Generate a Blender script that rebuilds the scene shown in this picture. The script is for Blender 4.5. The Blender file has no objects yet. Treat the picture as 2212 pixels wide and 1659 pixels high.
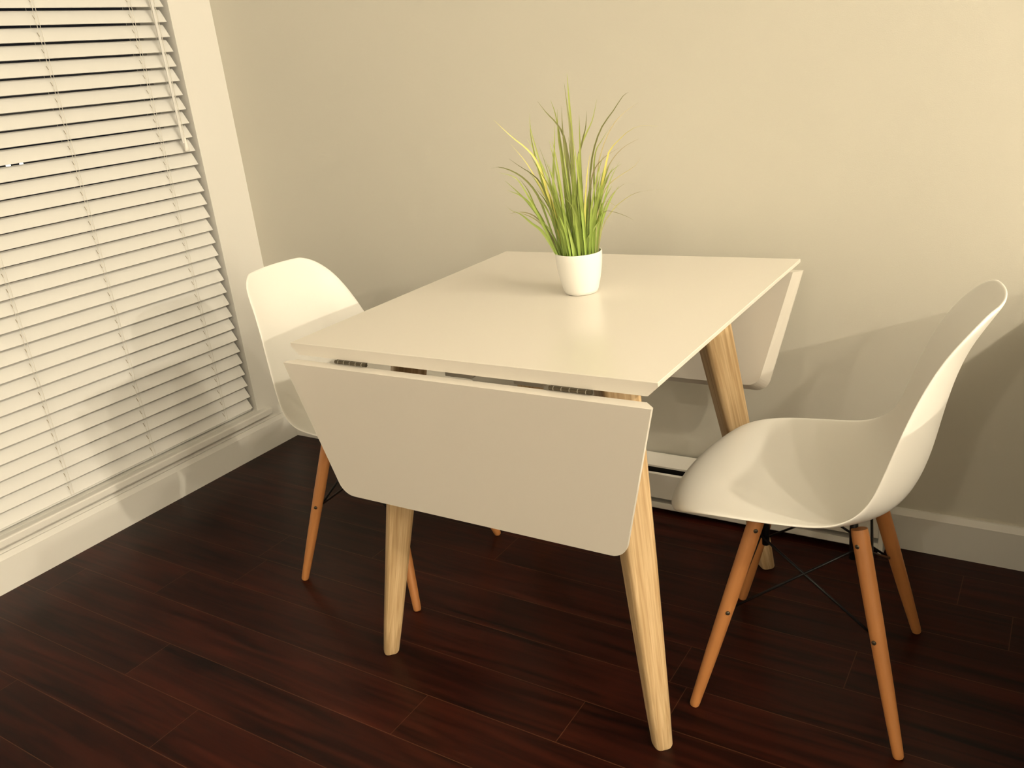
import bpy, bmesh, math, random
from mathutils import Vector, Matrix, Euler

random.seed(7)
SC = bpy.context.scene
COL = SC.collection

# ------------------------------------------------------------------ camera
cam_data = bpy.data.cameras.new('camera')
cam = bpy.data.objects.new('camera', cam_data)
COL.objects.link(cam)
cam.location = (2.36337, -2.02669, 1.20688)
cam.rotation_euler = (1.216467, 0.101612, 0.558368)
cam_data.sensor_fit = 'HORIZONTAL'
cam_data.sensor_width = 36.0
cam_data.lens = 1862.94 * 36.0 / 2212.0
cam_data.clip_start = 0.02
SC.camera = cam

# ------------------------------------------------------------------ world, view
world = bpy.data.worlds.new('night')
SC.world = world
world.use_nodes = True
wb = world.node_tree.nodes['Background']
wb.inputs[0].default_value = (0.010, 0.013, 0.022, 1)
wb.inputs[1].default_value = 0.25
SC.view_settings.view_transform = 'Standard'
SC.view_settings.look = 'None'
SC.view_settings.gamma = 1.0
SC.view_settings.use_curve_mapping = False
SC.view_settings.exposure = 0.0

# ceiling lamps of the open kitchen, plus one added fill: (x, y, z, watts)
WARM = (1.0, 0.87, 0.66)
LAMPS = [
    (4.70, -0.65, 3.00, 150.0),
    (4.70, -1.95, 3.00, 104.0),
    (4.70, -3.25, 3.00, 82.0),
    (4.70, -4.60, 3.00, 62.0),
    (8.9, -2.20, 3.00, 580.0),
    (8.9, -3.70, 3.00, 190.0),
    (2.1, -5.00, 3.00, 46.0),  # added fill behind the viewer, evens the light along the back wall
]

# ------------------------------------------------------------------ helpers
def nodes_of(m):
    m.use_nodes = True
    return m.node_tree.nodes, m.node_tree.links


def mat(name, col, rough=0.5, bump=0.0, bscale=200.0, var=0.0, vscale=3.0, metal=0.0, spec=0.5, coat=0.0):
    m = bpy.data.materials.new(name)
    n, l = nodes_of(m)
    b = n['Principled BSDF']
    b.inputs['Base Color'].default_value = (*col, 1)
    b.inputs['Roughness'].default_value = rough
    b.inputs['Metallic'].default_value = metal
    b.inputs['Specular IOR Level'].default_value = spec
    b.inputs['Coat Weight'].default_value = coat
    tc = n.new('ShaderNodeTexCoord')
    if var > 0:
        nz = n.new('ShaderNodeTexNoise')
        nz.inputs['Scale'].default_value = vscale
        nz.inputs['Detail'].default_value = 4
        l.new(tc.outputs['Object'], nz.inputs['Vector'])
        mx = n.new('ShaderNodeMix')
        mx.data_type = 'RGBA'
        mx.inputs[6].default_value = (*[c * (1 - var) for c in col], 1)
        mx.inputs[7].default_value = (*[min(1, c * (1 + var)) for c in col], 1)
        l.new(nz.outputs['Fac'], mx.inputs[0])
        l.new(mx.outputs[2], b.inputs['Base Color'])
    if bump > 0:
        nb = n.new('ShaderNodeTexNoise')
        nb.inputs['Scale'].default_value = bscale
        nb.inputs['Detail'].default_value = 3
        l.new(tc.outputs['Object'], nb.inputs['Vector'])
        bp = n.new('ShaderNodeBump')
        bp.inputs['Strength'].default_value = bump
        bp.inputs['Distance'].default_value = 0.002
        l.new(nb.outputs['Fac'], bp.inputs['Height'])
        l.new(bp.outputs['Normal'], b.inputs['Normal'])
    return m


def wood(name, c1, c2, sx=60.0, sz=2.2, rough=0.45):
    """grain running along the object's local Z"""
    m = bpy.data.materials.new(name)
    n, l = nodes_of(m)
    b = n['Principled BSDF']
    b.inputs['Roughness'].default_value = rough
    tc = n.new('ShaderNodeTexCoord')
    mp = n.new('ShaderNodeMapping')
    mp.inputs['Scale'].default_value = (sx, sx, sz)
    l.new(tc.outputs['Object'], mp.inputs['Vector'])
    nz = n.new('ShaderNodeTexNoise')
    nz.inputs['Scale'].default_value = 1.6
    nz.inputs['Detail'].default_value = 6
    nz.inputs['Distortion'].default_value = 0.6
    l.new(mp.outputs['Vector'], nz.inputs['Vector'])
    rp = n.new('ShaderNodeValToRGB')
    rp.color_ramp.elements[0].position = 0.32
    rp.color_ramp.elements[0].color = (*c1, 1)
    rp.color_ramp.elements[1].position = 0.66
    rp.color_ramp.elements[1].color = (*c2, 1)
    l.new(nz.outputs['Fac'], rp.inputs['Fac'])
    l.new(rp.outputs['Color'], b.inputs['Base Color'])
    bp = n.new('ShaderNodeBump')
    bp.inputs['Strength'].default_value = 0.15
    bp.inputs['Distance'].default_value = 0.001
    l.new(nz.outputs['Fac'], bp.inputs['Height'])
    l.new(bp.outputs['Normal'], b.inputs['Normal'])
    return m


def floor_material():
    m = bpy.data.materials.new('dark_wood_planks')
    n, l = nodes_of(m)
    b = n['Principled BSDF']
    tc = n.new('ShaderNodeTexCoord')
    sp = n.new('ShaderNodeSeparateXYZ')
    l.new(tc.outputs['Object'], sp.inputs[0])

    def mth(op, a, bb=None, c=None):
        k = n.new('ShaderNodeMath')
        k.operation = op
        for i, v in enumerate((a, bb, c)):
            if v is None:
                continue
            if isinstance(v, (int, float)):
                k.inputs[i].default_value = v
            else:
                l.new(v, k.inputs[i])
        return k.outputs[0]
    PW, PL = 0.1235, 1.22
    ry = mth('DIVIDE', mth('ADD', sp.outputs['Y'], 0.0825), PW)
    row = mth('FLOOR', ry)
    fy = mth('FRACT', ry)
    wn = n.new('ShaderNodeTexWhiteNoise')
    wn.noise_dimensions = '1D'
    l.new(row, wn.inputs['W'])
    rx = mth('ADD', mth('DIVIDE', sp.outputs['X'], PL), wn.outputs['Value'])
    colm = mth('FLOOR', rx)
    fx = mth('FRACT', rx)
    # seam mask
    dy = mth('MULTIPLY', mth('MINIMUM', fy, mth('SUBTRACT', 1.0, fy)), PW)
    dx = mth('MULTIPLY', mth('MINIMUM', fx, mth('SUBTRACT', 1.0, fx)), PL)
    seam = mth('LESS_THAN', mth('MINIMUM', dx, dy), 0.0008)
    cv = n.new('ShaderNodeCombineXYZ')
    l.new(row, cv.inputs[0])
    l.new(colm, cv.inputs[1])
    w2 = n.new('ShaderNodeTexWhiteNoise')
    w2.noise_dimensions = '3D'
    l.new(cv.outputs[0], w2.inputs['Vector'])
    # grain
    mp = n.new('ShaderNodeMapping')
    mp.inputs['Scale'].default_value = (1.6, 22.0, 1.0)
    l.new(tc.outputs['Object'], mp.inputs['Vector'])
    ad = n.new('ShaderNodeVectorMath')
    ad.operation = 'ADD'
    l.new(mp.outputs[0], ad.inputs[0])
    sc = n.new('ShaderNodeVectorMath')
    sc.operation = 'SCALE'
    sc.inputs['Scale'].default_value = 37.0
    l.new(w2.outputs['Color'], sc.inputs[0])
    l.new(sc.outputs[0], ad.inputs[1])
    nz = n.new('ShaderNodeTexNoise')
    nz.inputs['Scale'].default_value = 1.7
    nz.inputs['Detail'].default_value = 6
    nz.inputs['Distortion'].default_value = 0.8
    l.new(ad.outputs[0], nz.inputs['Vector'])
    rp = n.new('ShaderNodeValToRGB')
    rp.color_ramp.elements[0].position = 0.30
    rp.color_ramp.elements[0].color = FLOOR_A
    rp.color_ramp.elements[1].position = 0.72
    rp.color_ramp.elements[1].color = FLOOR_B
    l.new(nz.outputs['Fac'], rp.inputs['Fac'])
    tint = n.new('ShaderNodeMix')
    tint.data_type = 'RGBA'
    tint.blend_type = 'MULTIPLY'
    tint.inputs[0].default_value = 1.0
    l.new(rp.outputs['Color'], tint.inputs[6])
    cr = n.new('ShaderNodeValToRGB')
    cr.color_ramp.elements[0].color = (0.72, 0.72, 0.72, 1)
    cr.color_ramp.elements[1].color = (1.15, 1.05, 1.0, 1)
    l.new(w2.outputs['Value'], cr.inputs['Fac'])
    l.new(cr.outputs['Color'], tint.inputs[7])
    sm = n.new('ShaderNodeMix')
    sm.data_type = 'RGBA'
    sm.inputs[7].default_value = (0.15, 0.062, 0.03, 1)  # lighter brown paints the light caught by bevelled plank edges
    l.new(tint.outputs[2], sm.inputs[6])
    l.new(mth('MULTIPLY', seam, 0.4), sm.inputs[0])
    l.new(sm.outputs[2], b.inputs['Base Color'])
    b.inputs['Roughness'].default_value = 0.33
    b.inputs['Specular IOR Level'].default_value = 0.13
    bp = n.new('ShaderNodeBump')
    bp.inputs['Strength'].default_value = 0.12
    bp.inputs['Distance'].default_value = 0.002
    l.new(nz.outputs['Fac'], bp.inputs['Height'])
    l.new(bp.outputs['Normal'], b.inputs['Normal'])
    return m


def link(o, parent=None):
    COL.objects.link(o)
    if parent is not None:
        o.parent = parent
    return o


def mesh_obj(name, bm, material, parent=None, smooth=False, loc=None, rot=None):
    bmesh.ops.recalc_face_normals(bm, faces=bm.faces)
    me = bpy.data.meshes.new(name)
    bm.to_mesh(me)
    bm.free()
    mats = material if isinstance(material, (list, tuple)) else [material]
    for k in mats:
        me.materials.append(k)
    if smooth:
        for f in me.polygons:
            f.use_smooth = True
    o = bpy.data.objects.new(name, me)
    if loc is not None:
        o.location = loc
    if rot is not None:
        o.rotation_euler = rot
    return link(o, parent)


def add_box(bm, lo, hi, bev=0.0, mi=0):
    lo, hi = Vector(lo), Vector(hi)
    r = bmesh.ops.create_cube(bm, size=1.0)
    for v in r['verts']:
        v.co = Vector((lo[i] + (v.co[i] + 0.5) * (hi[i] - lo[i]) for i in range(3)))
    fs = set(f for v in r['verts'] for f in v.link_faces)
    if bev > 0:
        es = list(set(e for v in r['verts'] for e in v.link_edges))
        g = bmesh.ops.bevel(bm, geom=es, offset=bev, segments=2, profile=0.5, affect='EDGES')
        fs = set(g['faces']) | set(f for f in fs if f.is_valid)
    for f in fs:
        if f.is_valid:
            f.material_index = mi


def box(name, lo, hi, material, parent=None, bev=0.0):
    bm = bmesh.new()
    add_box(bm, lo, hi, bev)
    return mesh_obj(name, bm, material, parent)


def add_tube(bm, pts, radii, seg=12, cap=True):
    pts = [Vector(p) for p in pts]
    if isinstance(radii, (int, float)):
        radii = [radii] * len(pts)
    rings = []
    prev = None
    for i, p in enumerate(pts):
        a = pts[max(0, i - 1)]
        b = pts[min(len(pts) - 1, i + 1)]
        t = (b - a).normalized()
        if prev is None:
            u = t.orthogonal().normalized()
        else:
            u = (prev - t * prev.dot(t)).normalized()
        prev = u
        w = t.cross(u)
        rings.append([bm.verts.new(p + (u * math.cos(2 * math.pi * k / seg) + w * math.sin(2 * math.pi * k / seg)) * radii[i]) for k in range(seg)])
    for i in range(len(rings) - 1):
        for k in range(seg):
            bm.faces.new((rings[i][k], rings[i][(k + 1) % seg], rings[i + 1][(k + 1) % seg], rings[i + 1][k]))
    if cap:
        bm.faces.new(rings[0][::-1])
        bm.faces.new(rings[-1])


def add_lathe(bm, prof, seg=48, close_ends=True):
    rings = []
    for r, z in prof:
        if r < 1e-6:
            rings.append([bm.verts.new((0, 0, z))])
        else:
            rings.append([bm.verts.new((r * math.cos(2 * math.pi * k / seg), r * math.sin(2 * math.pi * k / seg), z)) for k in range(seg)])
    for a, b in zip(rings, rings[1:]):
        for k in range(seg):
            if len(a) == 1 and len(b) == 1:
                continue
            if len(a) == 1:
                bm.faces.new((a[0], b[k], b[(k + 1) % seg]))
            elif len(b) == 1:
                bm.faces.new((a[k], a[(k + 1) % seg], b[0]))
            else:
                bm.faces.new((a[k], a[(k + 1) % seg], b[(k + 1) % seg], b[k]))


def empty(name, loc, label, cat, group=None, rotz=0.0):
    o = bpy.data.objects.new(name, None)
    o.empty_display_size = 0.05
    o.location = loc
    o.rotation_euler = (0, 0, rotz)
    COL.objects.link(o)
    o['label'] = label
    o['category'] = cat
    if group:
        o['group'] = group
    return o


def structure(o, label=None, cat=None):
    o['kind'] = 'structure'
    if label:
        o['label'] = label
    if cat:
        o['category'] = cat
    return o


def copy_tree(o, parent=None):
    c = o.copy()
    COL.objects.link(c)
    if parent is not None:
        c.parent = parent
    for ch in list(o.children):
        copy_tree(ch, c)
    return c


def catmull(pts, n):
    """n+1 samples of a smooth curve through pts"""
    P = [Vector(p) for p in pts]
    P = [P[0] * 2 - P[1]] + P + [P[-1] * 2 - P[-2]]
    m = len(P) - 3
    out = []
    for i in range(n + 1):
        s = i / n * m
        k = min(int(s), m - 1)
        t = s - k
        a, b, c, d = P[k:k + 4]
        out.append(0.5 * ((2 * b) + (c - a) * t + (2 * a - 5 * b + 4 * c - d) * t * t + (3 * b - a - 3 * c + d) * t ** 3))
    return out


# ------------------------------------------------------------------ materials
FLOOR_A = (0.006, 0.0016, 0.0012, 1)
FLOOR_B = (0.042, 0.0080, 0.0042, 1)
M_WALL = mat('warm_grey_wall_paint', (0.64, 0.620, 0.545), 0.6, bump=0.12, bscale=420)
M_TRIM = mat('white_trim_paint', (0.74, 0.73, 0.695), 0.45, bump=0.05, bscale=300)
M_CEIL = mat('ceiling_paint', (0.78, 0.77, 0.74), 0.8, bump=0.1, bscale=300)
M_FARWALL = mat('room_wall_paint', (0.55, 0.52, 0.46), 0.7, bump=0.1, bscale=300)
M_FLOOR = floor_material()
M_SLAT = mat('blind_slat_white', (0.73, 0.73, 0.715), 0.42)
M_CORD = mat('blind_cord_white', (0.70, 0.68, 0.62), 0.7)
M_SLOT = mat('cord_slot_shade', (0.30, 0.27, 0.21), 0.8)
M_TABLE = mat('white_lacquer', (0.71, 0.675, 0.610), 0.22, var=0.01)
M_SHELL = mat('white_plastic_shell', (0.82, 0.81, 0.77), 0.38)
M_OAK = wood('pale_oak', (0.39, 0.25, 0.115), (0.62, 0.455, 0.26), sx=110, sz=1.6)
M_BEECH = wood('orange_beech', (0.42, 0.170, 0.052), (0.52, 0.225, 0.075), sx=30)
M_BLACK = mat('black_metal', (0.006, 0.006, 0.007), 0.35, spec=0.25)
M_STEEL = mat('brushed_steel', (0.5, 0.48, 0.44), 0.3, metal=1.0)
M_HINGE = mat('dark_hinge_metal', (0.10, 0.085, 0.06), 0.35, metal=0.8)
M_POT = mat('white_ceramic_glaze', (0.86, 0.85, 0.81), 0.28)
M_SOIL = mat('dark_moss_fill', (0.030, 0.030, 0.012), 0.9, bump=0.8, bscale=300)
M_HEAT = mat('heater_enamel', (0.72, 0.70, 0.65), 0.4)
M_DARK = mat('heater_gap_shade', (0.006, 0.005, 0.005), 0.8)
M_FRAME = mat('window_frame_vinyl', (0.70, 0.69, 0.66), 0.4)
M_CABINET = mat('cabinet_white_paint', (0.70, 0.68, 0.62), 0.4)
M_GROUND = mat('night_asphalt', (0.03, 0.03, 0.03), 0.9)


def grass_mat(name, base, tip, rough=0.5):
    m = bpy.data.materials.new(name)
    n, l = nodes_of(m)
    b = n['Principled BSDF']
    b.inputs['Roughness'].default_value = rough
    b.inputs['Specular IOR Level'].default_value = 0.3
    tc = n.new('ShaderNodeTexCoord')
    sp = n.new('ShaderNodeSeparateXYZ')
    l.new(tc.outputs['Object'], sp.inputs[0])
    mr = n.new('ShaderNodeMapRange')
    mr.inputs[1].default_value = 0.08
    mr.inputs[2].default_value = 0.36
    l.new(sp.outputs['Z'], mr.inputs[0])
    nz = n.new('ShaderNodeTexNoise')
    nz.inputs['Scale'].default_value = 30
    l.new(tc.outputs['Object'], nz.inputs['Vector'])
    ad = n.new('ShaderNodeMath')
    ad.operation = 'MULTIPLY_ADD'
    ad.inputs[1].default_value = 0.5
    l.new(nz.outputs['Fac'], ad.inputs[0])
    l.new(mr.outputs[0], ad.inputs[2])
    mx = n.new('ShaderNodeMix')
    mx.data_type = 'RGBA'
    mx.inputs[6].default_value = (*base, 1)
    mx.inputs[7].default_value = (*tip, 1)
    l.new(ad.outputs[0], mx.inputs[0])
    l.new(mx.outputs[2], b.inputs['Base Color'])
    return m


M_GRASS = [
    grass_mat('grass_green', (0.26, 0.42, 0.075), (0.36, 0.42, 0.11)),
    grass_mat('grass_dark', (0.15, 0.25, 0.040), (0.20, 0.21, 0.075)),
    grass_mat('grass_yellow', (0.48, 0.50, 0.09), (0.66, 0.62, 0.18)),
    grass_mat('grass_light', (0.38, 0.55, 0.13), (0.44, 0.52, 0.16)),
    grass_mat('grass_thin_brown', (0.30, 0.33, 0.12), (0.38, 0.33, 0.18)),
]
m = bpy.data.materials.new('window_glass')
n_, l_ = nodes_of(m)
n_['Principled BSDF'].inputs['Transmission Weight'].default_value = 1.0
n_['Principled BSDF'].inputs['Roughness'].default_value = 0.0
n_['Principled BSDF'].inputs['IOR'].default_value = 1.0 + 0.45
M_GLASS = m


def emit(name, col, s):
    m = bpy.data.materials.new(name)
    n, l = nodes_of(m)
    b = n['Principled BSDF']
    b.inputs['Base Color'].default_value = (*col, 1)
    b.inputs['Emission Color'].default_value = (*col, 1)
    b.inputs['Emission Strength'].default_value = s
    return m


M_BULB = emit('lit_bulb', (1.0, 0.85, 0.6), 4.0)
M_STREET = emit('street_lamp_glow', (1.0, 0.95, 0.85), 30.0)

# ------------------------------------------------------------------ room shell
X1, Y1, ZC = 10.4, -5.6, 3.09
structure(box('floor', (0, Y1, -0.05), (X1, 0, 0), M_FLOOR))
structure(box('ceiling', (-0.14, Y1 - 0.1, ZC), (X1 + 0.1, 0.1, ZC + 0.08), M_CEIL))
structure(box('wall_back', (-0.14, 0, -0.05), (X1 + 0.1, 0.1, ZC), M_WALL))
structure(box('wall_right', (X1, Y1, -0.05), (X1 + 0.1, 0, ZC), M_FARWALL))
structure(box('wall_front', (-0.14, Y1 - 0.1, -0.05), (X1 + 0.1, Y1, ZC), M_FARWALL))
# left wall with the window opening
WY0, WY1, WZ0, WZ1 = -0.159, -1.80, 0.155, 2.16
bm = bmesh.new()
add_box(bm, (-0.14, WY0, -0.05), (0, 0, ZC))
add_box(bm, (-0.14, Y1, -0.05), (0, WY1, ZC))
add_box(bm, (-0.14, WY1, -0.05), (0, WY0, WZ0 - 0.022))
add_box(bm, (-0.14, WY1, WZ1), (0, WY0, ZC))
structure(mesh_obj('wall_left', bm, M_TRIM))


def baseboard(name, a, b, axis):
    """a..b along X (axis 0) on the back wall or along Y (axis 1) on the left wall"""
    prof = [(0, 0), (0.014, 0), (0.014, 0.092), (0.006, 0.106), (0, 0.106)]
    bm = bmesh.new()
    ends = []
    for t in (a, b):
        ends.append([bm.verts.new((t, -d, z) if axis == 0 else (d, t, z)) for d, z in prof])
    k = len(prof)
    for i in range(k):
        bm.faces.new((ends[0][i], ends[0][(i + 1) % k], ends[1][(i + 1) % k], ends[1][i]))
    bm.faces.new(ends[0][::-1])
    bm.faces.new(ends[1])
    return structure(mesh_obj(name, bm, M_TRIM))


baseboard('baseboard_back', 0.0, X1, 0)
baseboard('baseboard_left', Y1, -0.0, 1)

# window: frame, panes, projecting sill
win = bpy.data.objects.new('window_1', None)
win.location = (0, 0, 0)
COL.objects.link(win)
structure(win)
bm = bmesh.new()
fx0, fx1 = -0.135, -0.085
add_box(bm, (fx0, WY0 - 0.05, WZ0), (fx1, WY0, WZ1))
add_box(bm, (fx0, WY1, WZ0), (fx1, WY1 + 0.05, WZ1))
add_box(bm, (fx0, WY1, WZ0), (fx1, WY0, WZ0 + 0.05))
add_box(bm, (fx0, WY1, WZ1 - 0.05), (fx1, WY0, WZ1))
add_box(bm, (fx0, -1.01, WZ0), (fx1, -0.95, WZ1))
mesh_obj('window_frame', bm, M_FRAME, win)
box('pane', (-0.113, WY1 + 0.05, WZ0 + 0.05), (-0.107, -1.01, WZ1 - 0.05), M_GLASS, win)
box('pane', (-0.113, -0.95, WZ0 + 0.05), (-0.107, WY0 - 0.05, WZ1 - 0.05), M_GLASS, win)
bm = bmesh.new()
add_box(bm, (-0.135, WY1, WZ0 - 0.022), (0.0, WY0, WZ0))
add_box(bm, (-0.002, WY1 - 0.04, WZ0 - 0.024), (0.030, WY0 + 0.042, WZ0), 0.004)
mesh_obj('window_sill', bm, M_TRIM, win)

# ------------------------------------------------------------------ outside, seen through the blind's gaps
structure(box('ground', (-60, -40, -4.1), (-0.3, 60, -4.0), M_GROUND))
for k, (x, y, z, lab) in enumerate([
        (-24.10, 12.05, -0.04, 'distant lit street lamp glinting through the blind gap, nearer the picture edge'),
        (-23.93, 12.35, -0.05, 'distant lit street lamp glinting through the blind gap, nearer the blind cord')]):
    e = empty('street_lamp', (x, y, -4.0), lab, 'street lamp', 'street lamps outside the window')
    bm = bmesh.new()
    add_tube(bm, [(0, 0, 0), (0, 0, 4.0 + z - 0.05)], [0.05, 0.025], 10)
    mesh_obj('pole', bm, M_BLACK, e, True)
    bm = bmesh.new()
    bmesh.ops.create_icosphere(bm, subdivisions=3, radius=0.062 if k == 0 else 0.05)
    mesh_obj('globe', bm, M_STREET, e, True, loc=(0, 0, 4.0 + z))

# ------------------------------------------------------------------ ceiling lamps, the last an added fill
for k, (x, y, z, w) in enumerate(LAMPS):
    lab = ['bare warm ceiling bulb above the low white sideboard, nearest the back wall in its row',
           'bare warm ceiling bulb second from the back wall in the row by the sideboard',
           'bare warm ceiling bulb third from the back wall in the row by the sideboard',
           'bare warm ceiling bulb furthest from the back wall in the row by the sideboard',
           'bare warm ceiling bulb over the kitchen, the one closer to the back wall',
           'bare warm ceiling bulb over the kitchen, the one further out from the back wall',
           'unseen bulb added behind the viewer near the front wall as fill light'][k]
    e = empty('ceiling_light', (x, y, ZC), lab, 'ceiling light', 'ceiling lights')
    bm = bmesh.new()
    add_lathe(bm, [(0, 0), (0.06, 0), (0.06, -0.012), (0.02, -0.02), (0.018, -0.04), (0, -0.04)], 24)
    mesh_obj('base_plate', bm, M_TRIM, e, True)
    bm = bmesh.new()
    add_lathe(bm, [(0, -0.04), (0.014, -0.04), (0.018, -0.05), (0.02, -0.06), (0.014, -0.072), (0, -0.075)], 24)
    mesh_obj('bulb', bm, M_BULB, e, True)
    ld = bpy.data.lights.new('lamp_light', 'POINT')
    ld.energy = w
    ld.color = WARM
    ld.shadow_soft_size = 0.045
    lo = bpy.data.objects.new('lamp_light', ld)
    lo.location = (0, 0, z - ZC - 0.04)
    link(lo, e)

# ------------------------------------------------------------------ venetian blind
blind = empty('venetian_blind', (0, 0, 0), 'white horizontal slat blind hanging in the window recess on the left', 'blind')
BY0, BY1 = -0.171, -1.78
PITCH = 0.0422
bm = bmesh.new()
z0 = 0.1866
ns = 44
A = math.radians(57)
ladders = (-0.292, -0.585, -0.865, -1.15, -1.44, -1.70)
for i in range(ns):
    zc = z0 + PITCH * i
    ring = []
    half = 0.0218
    jit = random.uniform(-0.012, 0.012)
    ca, sa = math.cos(A + jit), math.sin(A + jit)
    prof = []
    nn = 7
    for s in (1, -1):
        for j in range(nn):
            u = (-1 + 2 * j / (nn - 1)) * s
            crown = 0.0006 * (1 - u * u) + s * 0.0010
            # u=+1 is the lower, room-side edge; crown bulges to the room
            x = -0.020 + u * half * ca + crown * sa
            z = zc - u * half * sa + crown * ca
            prof.append((x, z))
    a = [bm.verts.new((x, BY0, z)) for x, z in prof]
    b = [bm.verts.new((x, BY1, z)) for x, z in prof]
    k = len(prof)
    for j in range(k):
        bm.faces.new((a[j], a[(j + 1) % k], b[(j + 1) % k], b[j]))
    bm.faces.new(a[::-1])
    bm.faces.new(b)
    # small route slots where the lift cord passes
    for ly in ladders:
        y0 = ly + 0.004
        p = []
        for u in (-0.30, 0.30):
            crown = 0.0006 * (1 - u * u) + 0.0010 + 0.0003
            p.append((-0.020 + u * half * ca + crown * sa, zc - u * half * sa + crown * ca))
        vs = [bm.verts.new((p[0][0], y0, p[0][1])), bm.verts.new((p[1][0], y0, p[1][1])),
              bm.verts.new((p[1][0], y0 + 0.0022, p[1][1])), bm.verts.new((p[0][0], y0 + 0.0022, p[0][1]))]
        f = bm.faces.new(vs)
        f.material_index = 1
ob = mesh_obj('slat_panel', bm, [M_SLAT, M_SLOT], blind)
box('bottom_rail', (-0.045, BY1, 0.1580), (-0.015, BY0 + 0.001, 0.176), M_SLAT, blind, 0.004)
box('headrail', (-0.05, BY1, 2.10), (0.002, BY0, 2.155), M_SLAT, blind, 0.003)
for ly in ladders:
    bm = bmesh.new()
    add_tube(bm, [(-0.0045, ly, 0.17), (-0.0045, ly, 2.11)], 0.00065, 6)
    add_tube(bm, [(-0.0355, ly, 0.17), (-0.0355, ly, 2.11)], 0.00065, 6)
    add_tube(bm, [(-0.0055, ly + 0.009, 0.17), (-0.0055, ly + 0.009, 2.11)], 0.0006, 6)
    mesh_obj('ladder_cord', bm, M_CORD, blind)
bm = bmesh.new()
add_tube(bm, [(0.008, -0.222, 2.09), (0.010, -0.222, 1.10), (0.010, -0.222, 1.083)], [0.0042, 0.0042, 0.003], 6)
mesh_obj('tilt_wand', bm, M_SLAT, blind)
bm = bmesh.new()
add_tube(bm, [(0.004, -0.229, 2.10), (0.005, -0.229, 1.6), (0.006, -0.216, 1.10)], 0.001, 6)
add_tube(bm, [(0.006, -0.211, 2.10), (0.007, -0.211, 1.10)], 0.001, 6)
cord = mesh_obj('lift_cord', bm, M_CORD, blind)
bm = bmesh.new()
add_lathe(bm, [(0, 0.020), (0.003, 0.020), (0.005, 0.012), (0.007, -0.010), (0.0075, -0.018), (0.006, -0.022), (0, -0.022)], 16)
mesh_obj('tassel', bm, M_SHELL, cord, True, loc=(0.008, -0.2135, 1.080))

# ------------------------------------------------------------------ drop-leaf table
TX0, TX1, TY0, TY1, TZ = 1.1159, 1.8772, -0.9305, -0.1470, 0.750
TXC, TYC = (TX0 + TX1) / 2, (TY0 + TY1) / 2
table = empty('drop_leaf_table', (TXC, TYC, 0), 'white square drop-leaf table on splayed pale oak legs, both leaves folded down', 'table')


def prism(bm, loops, cap=True):
    """loops: list of closed vertex rings, joined in order"""
    R = [[bm.verts.new(p) for p in lp] for lp in loops]
    k = len(R[0])
    for a, b in zip(R, R[1:]):
        for i in range(k):
            bm.faces.new((a[i], a[(i + 1) % k], b[(i + 1) % k], b[i]))
    if cap:
        bm.faces.new(R[0])
        bm.faces.new(R[-1][::-1])


hx, hy, TH, LIP, UND = (TX1 - TX0) / 2, (TY1 - TY0) / 2, 0.0235, 0.007, 0.017


def rect(x, y, z):
    return [(-x, -y, z), (x, -y, z), (x, y, z), (-x, y, z)]


bm = bmesh.new()
e = 0.0007
prism(bm, [rect(hx - e, hy - e, TZ), rect(hx, hy, TZ - e), rect(hx, hy, TZ - LIP), rect(hx - UND, hy, TZ - TH)])
mesh_obj('tabletop', bm, M_TABLE, table)

# hanging leaf, drawn flat: u along the table edge, w away from the joint, t through the thickness
LW = 0.285


def leaf_loop(inset, t, r=0.034):
    s = 0.25
    top, bot = hx - inset, hx - LW * s - inset
    L = LW - inset if inset else LW
    pts = [(-top, 0.0), (top, 0.0)]

    def arc(cx, cy, a0, a1, rr, n=7):
        return [(cx + rr * math.cos(a0 + (a1 - a0) * i / n), cy + rr * math.sin(a0 + (a1 - a0) * i / n)) for i in range(n + 1)]
    # rounded outer corners: the slanted side meets the far edge
    ang = math.atan(s)
    half = (math.pi / 2 + ang) / 2      # half of the interior angle at the corner
    d = r / math.tan(half)
    corner = Vector((bot, L))
    side = Vector((math.sin(ang), -math.cos(ang)))     # up the slanted side
    a = corner + side * d
    c0 = corner + Vector((-d, 0))
    cen = c0 + Vector((0, -r))
    a0 = math.atan2(a.y - cen.y, a.x - cen.x)
    pts += arc(cen.x, cen.y, a0, math.pi / 2, r)
    pts += [(-x, y) for x, y in reversed(arc(cen.x, cen.y, a0, math.pi / 2, r))]
    return [(x, y, t) for x, y in pts]


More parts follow.
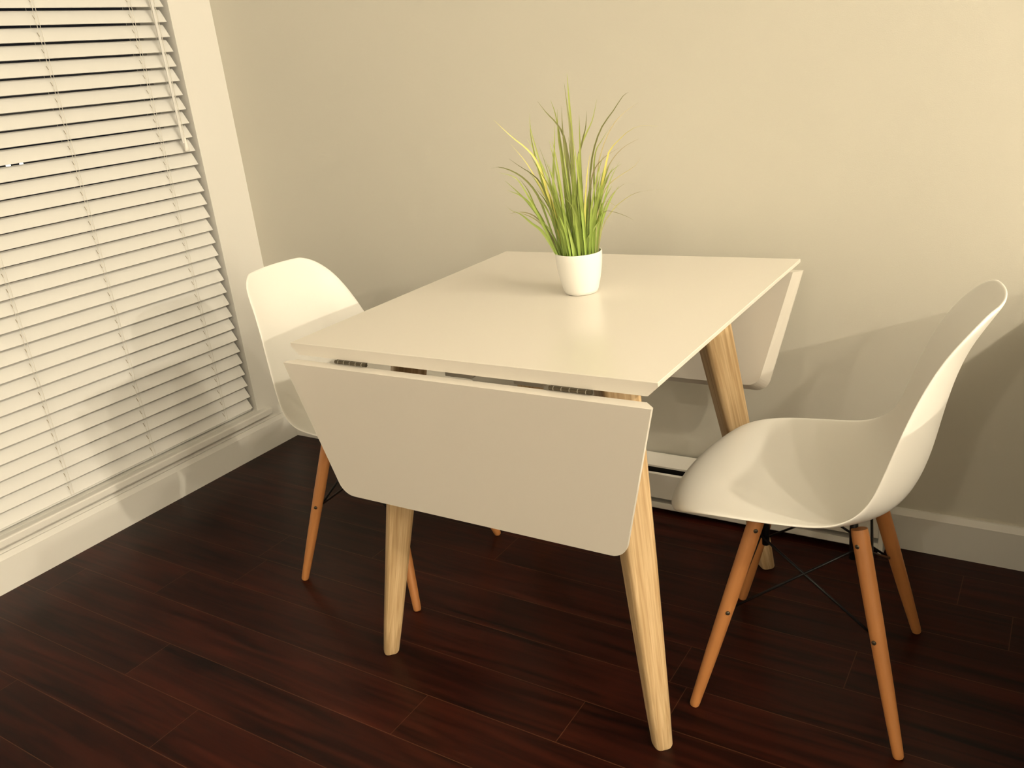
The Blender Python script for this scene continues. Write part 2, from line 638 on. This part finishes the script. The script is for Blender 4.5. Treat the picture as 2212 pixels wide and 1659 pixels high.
for side in (-1, 1):
    bm = bmesh.new()
    loops = [leaf_loop(0.0, 0.0), leaf_loop(0.0, -LIP), leaf_loop(UND, -TH)]
    # t = 0 is the outer face; w grows downwards when hung
    tilt = math.radians(5.2)
    top = Vector((0, side * (hy + 0.0275), TZ - 0.0315))
    down = Vector((0, -side * math.sin(tilt), -math.cos(tilt)))
    out = Vector((0, side * math.cos(tilt), -math.sin(tilt)))
    # keep the joint face level so that it reads as the bright strip below the top
    L3 = []
    for lp in loops:
        ring = []
        for x, w, t in lp:
            p = top + down * w + Vector((0, side * t, 0)) + Vector((x, 0, 0))
            ring.append(tuple(p))
        L3.append(ring)
    prism(bm, L3)
    mesh_obj('drop_leaf', bm, M_TABLE, table)
    # two hinges joining leaf and top
    for hxp in (1.270, 1.731):
        bm = bmesh.new()
        y = side * (hy + 0.004)
        zz = TZ - TH - 0.0035
        add_tube(bm, [(hxp - TXC - 0.038, y, zz), (hxp - TXC + 0.038, y, zz)], 0.0036, 10)
        add_box(bm, (hxp - TXC - 0.036, side * (hy - 0.05) if side > 0 else side * (hy + 0.004), TZ - TH - 0.0018),
                (hxp - TXC + 0.036, side * (hy + 0.004) if side > 0 else side * (hy - 0.05), TZ - TH))
        hg = mesh_obj('hinge', bm, M_HINGE, table)
        bm = bmesh.new()
        for q in range(5):
            add_tube(bm, [(hxp - TXC - 0.03 + q * 0.0145, y, zz), (hxp - TXC - 0.0288 + q * 0.0145, y, zz)], 0.0040, 10)
        mesh_obj('knuckle_ring', bm, M_STEEL, hg)
# short blocks under the top that carry the raised leaves
for bx in (1.472, 1.618):
    for sy in (-1, 1):
        y0, y1 = sorted((sy * (hy - 0.050), sy * (hy - 0.105)))
        box('support_block', (bx - TXC - 0.029, y0, TZ - TH - 0.030), (bx - TXC + 0.029, y1, TZ - TH), M_TABLE, table, 0.002)


def oak_leg(sx, sy):
    foot = Vector((sx * 0.327, sy * 0.326, 0.0))
    topp = Vector((sx * 0.222, sy * 0.221, TZ - TH))
    ax = topp - foot
    bm = bmesh.new()
    # cross-section turned 45 degrees so a broad face looks outwards
    nrm = Vector((sx, sy, 0)).normalized()
    tan = Vector((-nrm.y, nrm.x, 0))
    rings = []
    for s, w, th in ((0.0, 0.0150, 0.0150), (0.006, 0.0178, 0.0170), (0.10, 0.0205, 0.0200), (0.5, 0.0285, 0.0285), (1.0, 0.0360, 0.0360)):
        c = ax * s
        ring = []
        rr = 0.0115 if s > 0.003 else 0.0095
        for qx, qy in ((1, 1), (-1, 1), (-1, -1), (1, -1)):
            cx, cy = qx * (w - rr), qy * (th - rr)
            a0 = {(1, 1): 0, (-1, 1): 90, (-1, -1): 180, (1, -1): 270}[(qx, qy)]
            for j in range(5):
                a = math.radians(a0 + 90 * j / 4)
                ring.append(c + tan * (cx + rr * math.cos(a)) + nrm * (cy + rr * math.sin(a)))
        rings.append(ring)
    # express in a frame whose Z runs along the leg
    q = Vector((0, 0, 1)).rotation_difference(ax.normalized())
    inv = q.inverted()
    loops = [[tuple(inv @ p) for p in r] for r in rings]
    prism(bm, loops)
    o = mesh_obj('leg', bm, M_OAK, table, True)
    o.rotation_mode = 'XYZ'
    o.location = foot
    o.rotation_euler = q.to_euler()
    md = o.modifiers.new('edge', 'EDGE_SPLIT')
    md.split_angle = math.radians(40)
    return o


for sx, sy in ((-1, -1), (1, -1), (-1, 1), (1, 1)):
    oak_leg(sx, sy)

# ------------------------------------------------------------------ shell chairs
ROWS = [  # centre x z | rim x y z  (x forwards)
    (.262, .377, .216, .160, .410),
    (.255, .400, .202, .182, .426),
    (.232, .424, .173, .204, .441),
    (.185, .437, .133, .218, .450),
    (.120, .437, .085, .225, .454),
    (.050, .430, .035, .227, .456),
    (-.030, .421, -.020, .227, .458),
    (-.100, .418, -.068, .223, .464),
    (-.146, .429, -.100, .215, .484),
    (-.172, .462, -.120, .206, .512),
    (-.190, .520, -.138, .196, .568),
    (-.201, .585, -.156, .184, .625),
    (-.214, .650, -.178, .168, .682),
    (-.232, .710, -.205, .152, .733),
    (-.254, .752, -.231, .136, .764),
    (-.270, .779, -.250, .116, .784),
    (-.281, .797, -.266, .090, .795),
]


def shell_bm():
    bm = bmesh.new()
    U = [-1, -.86, -.68, -.45, -.22, 0, .22, .45, .68, .86, 1]
    grid = []
    for cx, cz, rx, ry, rz in ROWS:
        row = []
        for u in U:
            a = abs(u)
            k = 0.75 * a ** 2.6 + 0.25 * a ** 1.6
            row.append(bm.verts.new((cx + (rx - cx) * k, ry * u, cz + (rz - cz) * k)))
        grid.append(row)
    for a, b in zip(grid, grid[1:]):
        for j in range(len(U) - 1):
            bm.faces.new((a[j], a[j + 1], b[j + 1], b[j]))
    return bm


def make_chair():
    t = empty('shell_chair', (0, 0, 0), '', 'chair', 'white shell chairs at the table')
    bm = shell_bm()
    sh = mesh_obj('seat_shell', bm, M_SHELL, t, True)
    # make sure normals look up / forward before thickening
    me = sh.data
    if sum(p.normal.z for p in me.polygons) < 0:
        me.flip_normals()
    so = sh.modifiers.new('thickness', 'SOLIDIFY')
    so.thickness = 0.0065
    so.offset = -1.0
    so.use_even_offset = True
    su = sh.modifiers.new('smooth', 'SUBSURF')
    su.levels = 2
    su.render_levels = 3
    tops = {}
    for sx in (1, -1):
        for sy in (1, -1):
            foot = Vector((sx * .184, sy * .190, 0.0))
            top = Vector((.080 if sx > 0 else -.093, sy * .095, 0.392))
            tops[(sx, sy)] = (foot, top)
            ax = top - foot
            q = Vector((0, 0, 1)).rotation_difference(ax.normalized())
            L = ax.length
            bm = bmesh.new()
            add_lathe(bm, [(0, 0.0), (.0075, 0.0), (.0092, .003), (.0098, .010), (.0125, .12), (.0142, .25), (.0150, L - .01), (.0140, L), (0, L)], 20)
            lg = mesh_obj('leg', bm, M_BEECH, t, True, loc=foot, rot=q.to_euler())
            md = lg.modifiers.new('edge', 'EDGE_SPLIT')
            md.split_angle = math.radians(40)
            # bolt heads set into the leg, facing sideways
            for s in (0.935, 0.52):
                bm = bmesh.new()
                c = Vector((0, 0, L * s))
                side = (q.inverted() @ Vector((-sx * 0.45, sy, 0.0))).normalized()
                add_tube(bm, [c + side * 0.010, c + side * 0.0153, c + side * 0.0163], [0.0042, 0.0042, 0.003], 12)
                mesh_obj('bolt', bm, M_HINGE, lg, True)
            # black bracket that reaches from the leg head to the shell
            bm = bmesh.new()
            zs = 0.404
            inn = Vector((sx * .052, sy * .066, zs))
            add_tube(bm, [top + Vector((-sx * .010, -sy * .014, -.070)), top + Vector((-sx * .010, -sy * .014, -.02)),
                          top + Vector((-sx * .010, -sy * .010, .006)), inn], [.0065, .0075, .0085, .010], 10)
            mesh_obj('mounting_bracket', bm, M_BLACK, t, True)
    # crossing rods on all four sides: bracket head down to the neighbour's middle bolt
    def at(k, s):
        f, tp = tops[k]
        return f + (tp - f) * s
    ks = [(1, 1), (-1, 1), (-1, -1), (1, -1)]
    for i in range(4):
        a, b = ks[i], ks[(i + 1) % 4]
        for p, r in ((a, b), (b, a)):
            s0 = at(p, 0.90) * 1.0
            s1 = at(r, 0.52)
            s0.x *= 0.90
            s0.y *= 0.92
            s1.x *= 0.93
            s1.y *= 0.94
            off = Vector((0, 0, 0))
            bm = bmesh.new()
            add_tube(bm, [s0, s1], 0.0026, 8)
            mesh_obj('brace_rod', bm, M_BLACK, t, True)
    bm = bmesh.new()
    add_tube(bm, [(.052, .066, .404), (-.052, .066, .403)], .006, 8)
    add_tube(bm, [(.052, -.066, .404), (-.052, -.066, .403)], .006, 8)
    add_tube(bm, [(.052, .066, .404), (.052, -.066, .404)], .006, 8)
    add_tube(bm, [(-.052, .066, .403), (-.052, -.066, .403)], .006, 8)
    mesh_obj('seat_frame', bm, M_BLACK, t, True)
    return t


chair = make_chair()
chair.location = (2.009, -0.540, 0)
chair.rotation_euler = (0, 0, math.atan2(-.026, -.365))
chair['label'] = 'white shell chair with orange wooden dowel legs near the sideboard, seen from its side'
chair2 = copy_tree(chair)
chair2.location = (0.940, -0.533, 0)
chair2.rotation_euler = (0, 0, math.atan2(.012, .372))
chair2['label'] = 'white shell chair with orange wooden legs between the table and the window blind'

# ------------------------------------------------------------------ potted grass
PX, PY = 1.518, -0.486
pot = empty('potted_grass', (PX, PY, TZ), 'artificial green grass in a small white round pot on the tabletop', 'plant')
bm = bmesh.new()
add_lathe(bm, [(0, 0), (.030, 0), (.0335, .0015), (.0365, .008), (.0425, .032), (.0462, .055), (.0478, .072), (.0480, .0845), (.0476, .0865),
               (.0464, .0866), (.0456, .084), (.045, .07), (.044, .06), (0, .06)], 64)
mesh_obj('pot', bm, M_POT, pot, True)
bm = bmesh.new()
add_lathe(bm, [(0, .073), (.025, .074), (.0450, .071), (.0447, .062), (0, .062)], 32)
mesh_obj('moss_fill', bm, M_SOIL, pot, True)

view = Vector((PX - cam.location.x, PY - cam.location.y, 0)).normalized()
RT = Vector((-view.y, view.x, 0)) * -1.0      # towards the picture's right
S = 1 / 1029.0
BX, BZ = 1247.0, 549.0
G, D, Y, Lt, T = 0, 1, 2, 3, 4
BLADES = [  # tip first; (pixels, width mm, colour)
    ([(1098, 265), (1130, 300), (1157, 325), (1176, 352), (1190, 400), (1200, 470), (1222, 548)], 5.0, Y),
    ([(1189, 238), (1205, 262), (1222, 283), (1235, 310), (1240, 350), (1246, 420), (1245, 548)], 4.6, D),
    ([(1214, 240), (1222, 270), (1228, 330), (1232, 420), (1235, 548)], 4.4, G),
    ([(1244, 209), (1247, 262), (1249, 300), (1248, 400), (1247, 548)], 5.4, D),
    ([(1251, 192), (1251, 240), (1251, 290), (1250, 380), (1252, 548)], 6.5, G),
    ([(1235, 252), (1234, 300), (1237, 370), (1240, 548)], 4.6, D),
    ([(1226, 258), (1224, 310), (1228, 380), (1230, 548)], 4.6, G),
    ([(1217, 290), (1214, 330), (1209, 370), (1205, 430), (1212, 548)], 5.2, G),
    ([(1170, 283), (1168, 300), (1172, 335), (1180, 380), (1195, 450), (1214, 548)], 4.6, G),
    ([(1125, 336), (1145, 355), (1165, 372), (1182, 395), (1195, 440), (1205, 500), (1218, 548)], 4.2, D),
    ([(1085, 354), (1103, 354), (1130, 367), (1155, 390), (1175, 425), (1190, 480), (1212, 548)], 4.2, D),
    ([(1098, 367), (1130, 380), (1148, 410), (1165, 450), (1185, 500), (1209, 548)], 4.4, G),
    ([(1103, 394), (1130, 420), (1152, 445), (1175, 480), (1190, 515), (1207, 550)], 6.0, G),
    ([(1106, 413), (1135, 425), (1160, 450), (1180, 490), (1209, 550)], 7.0, G),
    ([(1115, 440), (1135, 453), (1155, 475), (1178, 500), (1207, 550)], 7.0, Lt),
    ([(1139, 380), (1155, 410), (1165, 445), (1180, 480), (1207, 549)], 5.4, G),
    ([(1102, 438), (1120, 452), (1150, 463), (1180, 490), (1215, 549)], 3.0, T),
    ([(1108, 458), (1130, 455), (1160, 465), (1188, 500), (1213, 549)], 3.0, T),
    ([(1187, 467), (1203, 475), (1220, 492), (1237, 520), (1250, 549)], 4.0, Lt),
    ([(1198, 400), (1205, 460), (1213, 500), (1222, 533), (1232, 551)], 5.5, Y),
    ([(1224, 415), (1238, 435), (1247, 460), (1255, 500), (1258, 550)], 5.5, Lt),
    ([(1250, 395), (1249, 450), (1251, 500), (1250, 549)], 8.0, Lt),
    ([(1254, 345), (1247, 430), (1250, 549)], 6.5, G),
    ([(1366, 237), (1355, 244), (1335, 270), (1312, 298), (1295, 335), (1284, 380), (1280, 430), (1278, 548)], 3.4, D),
    ([(1418, 305), (1390, 301), (1365, 308), (1340, 328), (1322, 348), (1312, 385), (1303, 420), (1293, 470), (1286, 546)], 5.0, Y),
    ([(1349, 341), (1325, 352), (1310, 362), (1290, 385), (1278, 440), (1270, 548)], 3.2, T),
    ([(1345, 371), (1325, 385), (1310, 410), (1300, 450), (1286, 545)], 3.4, G),
    ([(1307, 247), (1295, 285), (1280, 310), (1265, 340), (1258, 400), (1256, 548)], 4.6, G),
    ([(1283, 262), (1279, 295), (1270, 325), (1258, 380), (1255, 548)], 4.4, D),
    ([(1330, 305), (1310, 330), (1297, 350), (1290, 400), (1285, 545)], 3.2, G),
    ([(1390, 370), (1372, 387), (1345, 400), (1320, 415), (1303, 440), (1294, 490), (1286, 545)], 2.8, T),
    ([(1372, 410), (1350, 411), (1325, 430), (1308, 455), (1300, 480), (1287, 545)], 2.8, T),
    ([(1440, 442), (1400, 440), (1370, 443), (1340, 458), (1325, 470), (1302, 500), (1287, 545)], 2.4, T),
    ([(1366, 491), (1350, 481), (1328, 471), (1308, 467), (1298, 484), (1285, 545)], 3.0, T),
    ([(1268, 268), (1266, 320), (1263, 400), (1262, 548)], 4.4, G),
    ([(1305, 360), (1298, 420), (1293, 470), (1284, 546)], 6.5, Lt),
    ([(1322, 375), (1308, 410), (1297, 460), (1286, 546)], 6.0, G),
    ([(1300, 470), (1285, 490), (1268, 520), (1257, 550)], 6.5, Lt),
    ([(1296, 478), (1282, 508), (1270, 536), (1262, 551)], 5.0, G),
    ([(1340, 470), (1318, 450), (1302, 452), (1290, 480), (1281, 548)], 2.6, T),
    ([(1385, 330), (1352, 345), (1325, 372), (1305, 410), (1290, 470), (1282, 547)], 2.6, T),
    ([(1390, 262), (1360, 278), (1335, 300), (1312, 340), (1296, 400), (1284, 547)], 2.4, T),
    ([(1168, 262), (1168, 292), (1176, 330), (1190, 400), (1216, 548)], 3.0, G),
]


def add_blade(bm, pts, w, mi, yaw):
    n = 14
    c = catmull(pts[::-1], n)           # base first
    side0 = RT * math.cos(yaw) + view * math.sin(yaw)
    tw = random.uniform(-0.5, 0.5)
    prev = None
    for i, p in enumerate(c):
        t = i / n
        prof = (0.55 + 0.45 * min(1, t / 0.25)) * (1 - max(0, (t - 0.3) / 0.7) ** 1.25) + 0.06
        a = yaw + tw * t
        side = RT * math.cos(a) + view * math.sin(a)
        tan = (c[min(n, i + 1)] - c[max(0, i - 1)]).normalized()
        side = (side - tan * side.dot(tan)).normalized()
        nn = tan.cross(side)
        hw = w * prof / 2
        cur = [bm.verts.new(p - side * hw), bm.verts.new(p + nn * hw * 0.35), bm.verts.new(p + side * hw)]
        if prev:
            for k in range(2):
                f = bm.faces.new((prev[k], prev[k + 1], cur[k + 1], cur[k]))
                f.material_index = mi
        prev = cur


bm = bmesh.new()
for pix, wmm, ci in BLADES:
    bd = random.uniform(-1, 1)
    tipd = random.uniform(-0.07, 0.07)
    lat = (pix[-1][0] - BX) * S
    lat = max(-0.038, min(0.038, lat))
    room = math.sqrt(max(0, 0.040 ** 2 - lat ** 2))
    bdep = bd * room * 0.9
    nP = len(pix)
    pts = []
    for i, (u, v) in enumerate(pix):
        k = 1 - i / (nP - 1)
        x = (u - BX) * S if i < nP - 1 else lat
        dep = bdep * (1 - k) + (bdep + tipd) * k ** 1.4 * 1.0 if k > 0 else bdep
        z = (BZ - v) * S + 0.084 if i < nP - 1 else 0.069
        pts.append(RT * x + view * dep + Vector((0, 0, z)))
    add_blade(bm, pts, wmm / 1000.0, ci, random.uniform(-0.5, 0.5))
for i in range(130):
    a = random.uniform(0, 2 * math.pi)
    r = 0.038 * math.sqrt(random.random())
    base = Vector((r * math.cos(a), r * math.sin(a), 0.069))
    h = random.choice((random.uniform(0.07, 0.15), random.uniform(0.12, 0.25)))
    lean = r / 0.038 * random.uniform(0.25, 0.75) * h * 0.62
    da = a + random.uniform(-0.6, 0.6)
    d = Vector((math.cos(da), math.sin(da), 0))
    pts = [base + d * lean + Vector((0, 0, h)), base + d * lean * 0.62 + Vector((0, 0, h * 0.8)), base + d * lean * 0.22 + Vector((0, 0, h * 0.45)), base]
    add_blade(bm, pts, random.uniform(0.003, 0.006), random.choice((G, G, Lt, D, G, Y if random.random() < .3 else G)), random.uniform(-0.9, 0.9))
mesh_obj('foliage', bm, M_GRASS, pot, True)

# ------------------------------------------------------------------ baseboard heater
heater = empty('baseboard_heater', (1.39, 0, 0), 'long low white electric heater along the foot of the back wall', 'heater')
HX = 0.66


def strip(name, prof, material, x0=-HX, x1=HX):
    bm = bmesh.new()
    prism(bm, [[(x0, -d, z) for d, z in prof], [(x1, -d, z) for d, z in prof]])
    return mesh_obj(name, bm, material, heater)


strip('top_cover', [(0.0145, 0.160), (0.020, 0.162), (0.058, 0.142), (0.058, 0.137), (0.0145, 0.146)], M_HEAT)
strip('front_panel', [(0.058, 0.121), (0.062, 0.124), (0.068, 0.121), (0.068, 0.048), (0.062, 0.046), (0.062, 0.118)], M_HEAT)
strip('gap_shade', [(0.0145, 0.145), (0.045, 0.136), (0.045, 0.034), (0.0145, 0.034)], M_DARK)  # near-black fill paints the shade inside the heater's gaps
strip('lower_rail', [(0.0145, 0.012), (0.062, 0.012), (0.066, 0.016), (0.066, 0.033), (0.0145, 0.033)], M_HEAT)
for sx in (-1, 1):
    box('end_cap', (min(sx * HX, sx * (HX + 0.012)), -0.068, 0.0), (max(sx * HX, sx * (HX + 0.012)), -0.0145, 0.160), M_HEAT, heater, 0.003)

# ------------------------------------------------------------------ low sideboard beyond the picture's edge
SX, SY, SH = 2.40, -0.86, 0.69
sb = empty('sideboard', (2.78, -0.44, 0), 'low white sideboard standing against the back wall beside the chair', 'sideboard')
ox, oy = 2.78, -0.44
box('body', (SX - ox, SY - oy + 0.02, 0.06), (3.16 - ox, -0.02 - oy, SH - 0.02), M_CABINET, sb, 0.002)
box('worktop', (SX - ox, SY - oy, SH - 0.02), (3.16 - ox, -0.02 - oy, SH), M_CABINET, sb, 0.002)
box('plinth', (SX + 0.03 - ox, SY - oy + 0.06, 0.0), (3.13 - ox, -0.02 - oy, 0.06), M_BLACK, sb)
for k in (0, 1):
    x0 = SX + 0.01 + k * 0.375
    d = box('door', (x0 - ox, SY - oy, 0.07), (x0 + 0.365 - ox, SY - oy + 0.02, SH - 0.03), M_CABINET, sb, 0.002)
    bm = bmesh.new()
    hxx = x0 + (0.33 if k == 0 else 0.035) - ox
    add_tube(bm, [(hxx, SY - oy - 0.022, 0.50), (hxx, SY - oy - 0.022, 0.62)], 0.005, 10)
    add_tube(bm, [(hxx, SY - oy - 0.022, 0.52), (hxx, SY - oy + 0.002, 0.52)], 0.004, 8)
    add_tube(bm, [(hxx, SY - oy - 0.022, 0.60), (hxx, SY - oy + 0.002, 0.60)], 0.004, 8)
    mesh_obj('handle', bm, M_STEEL, d, True)
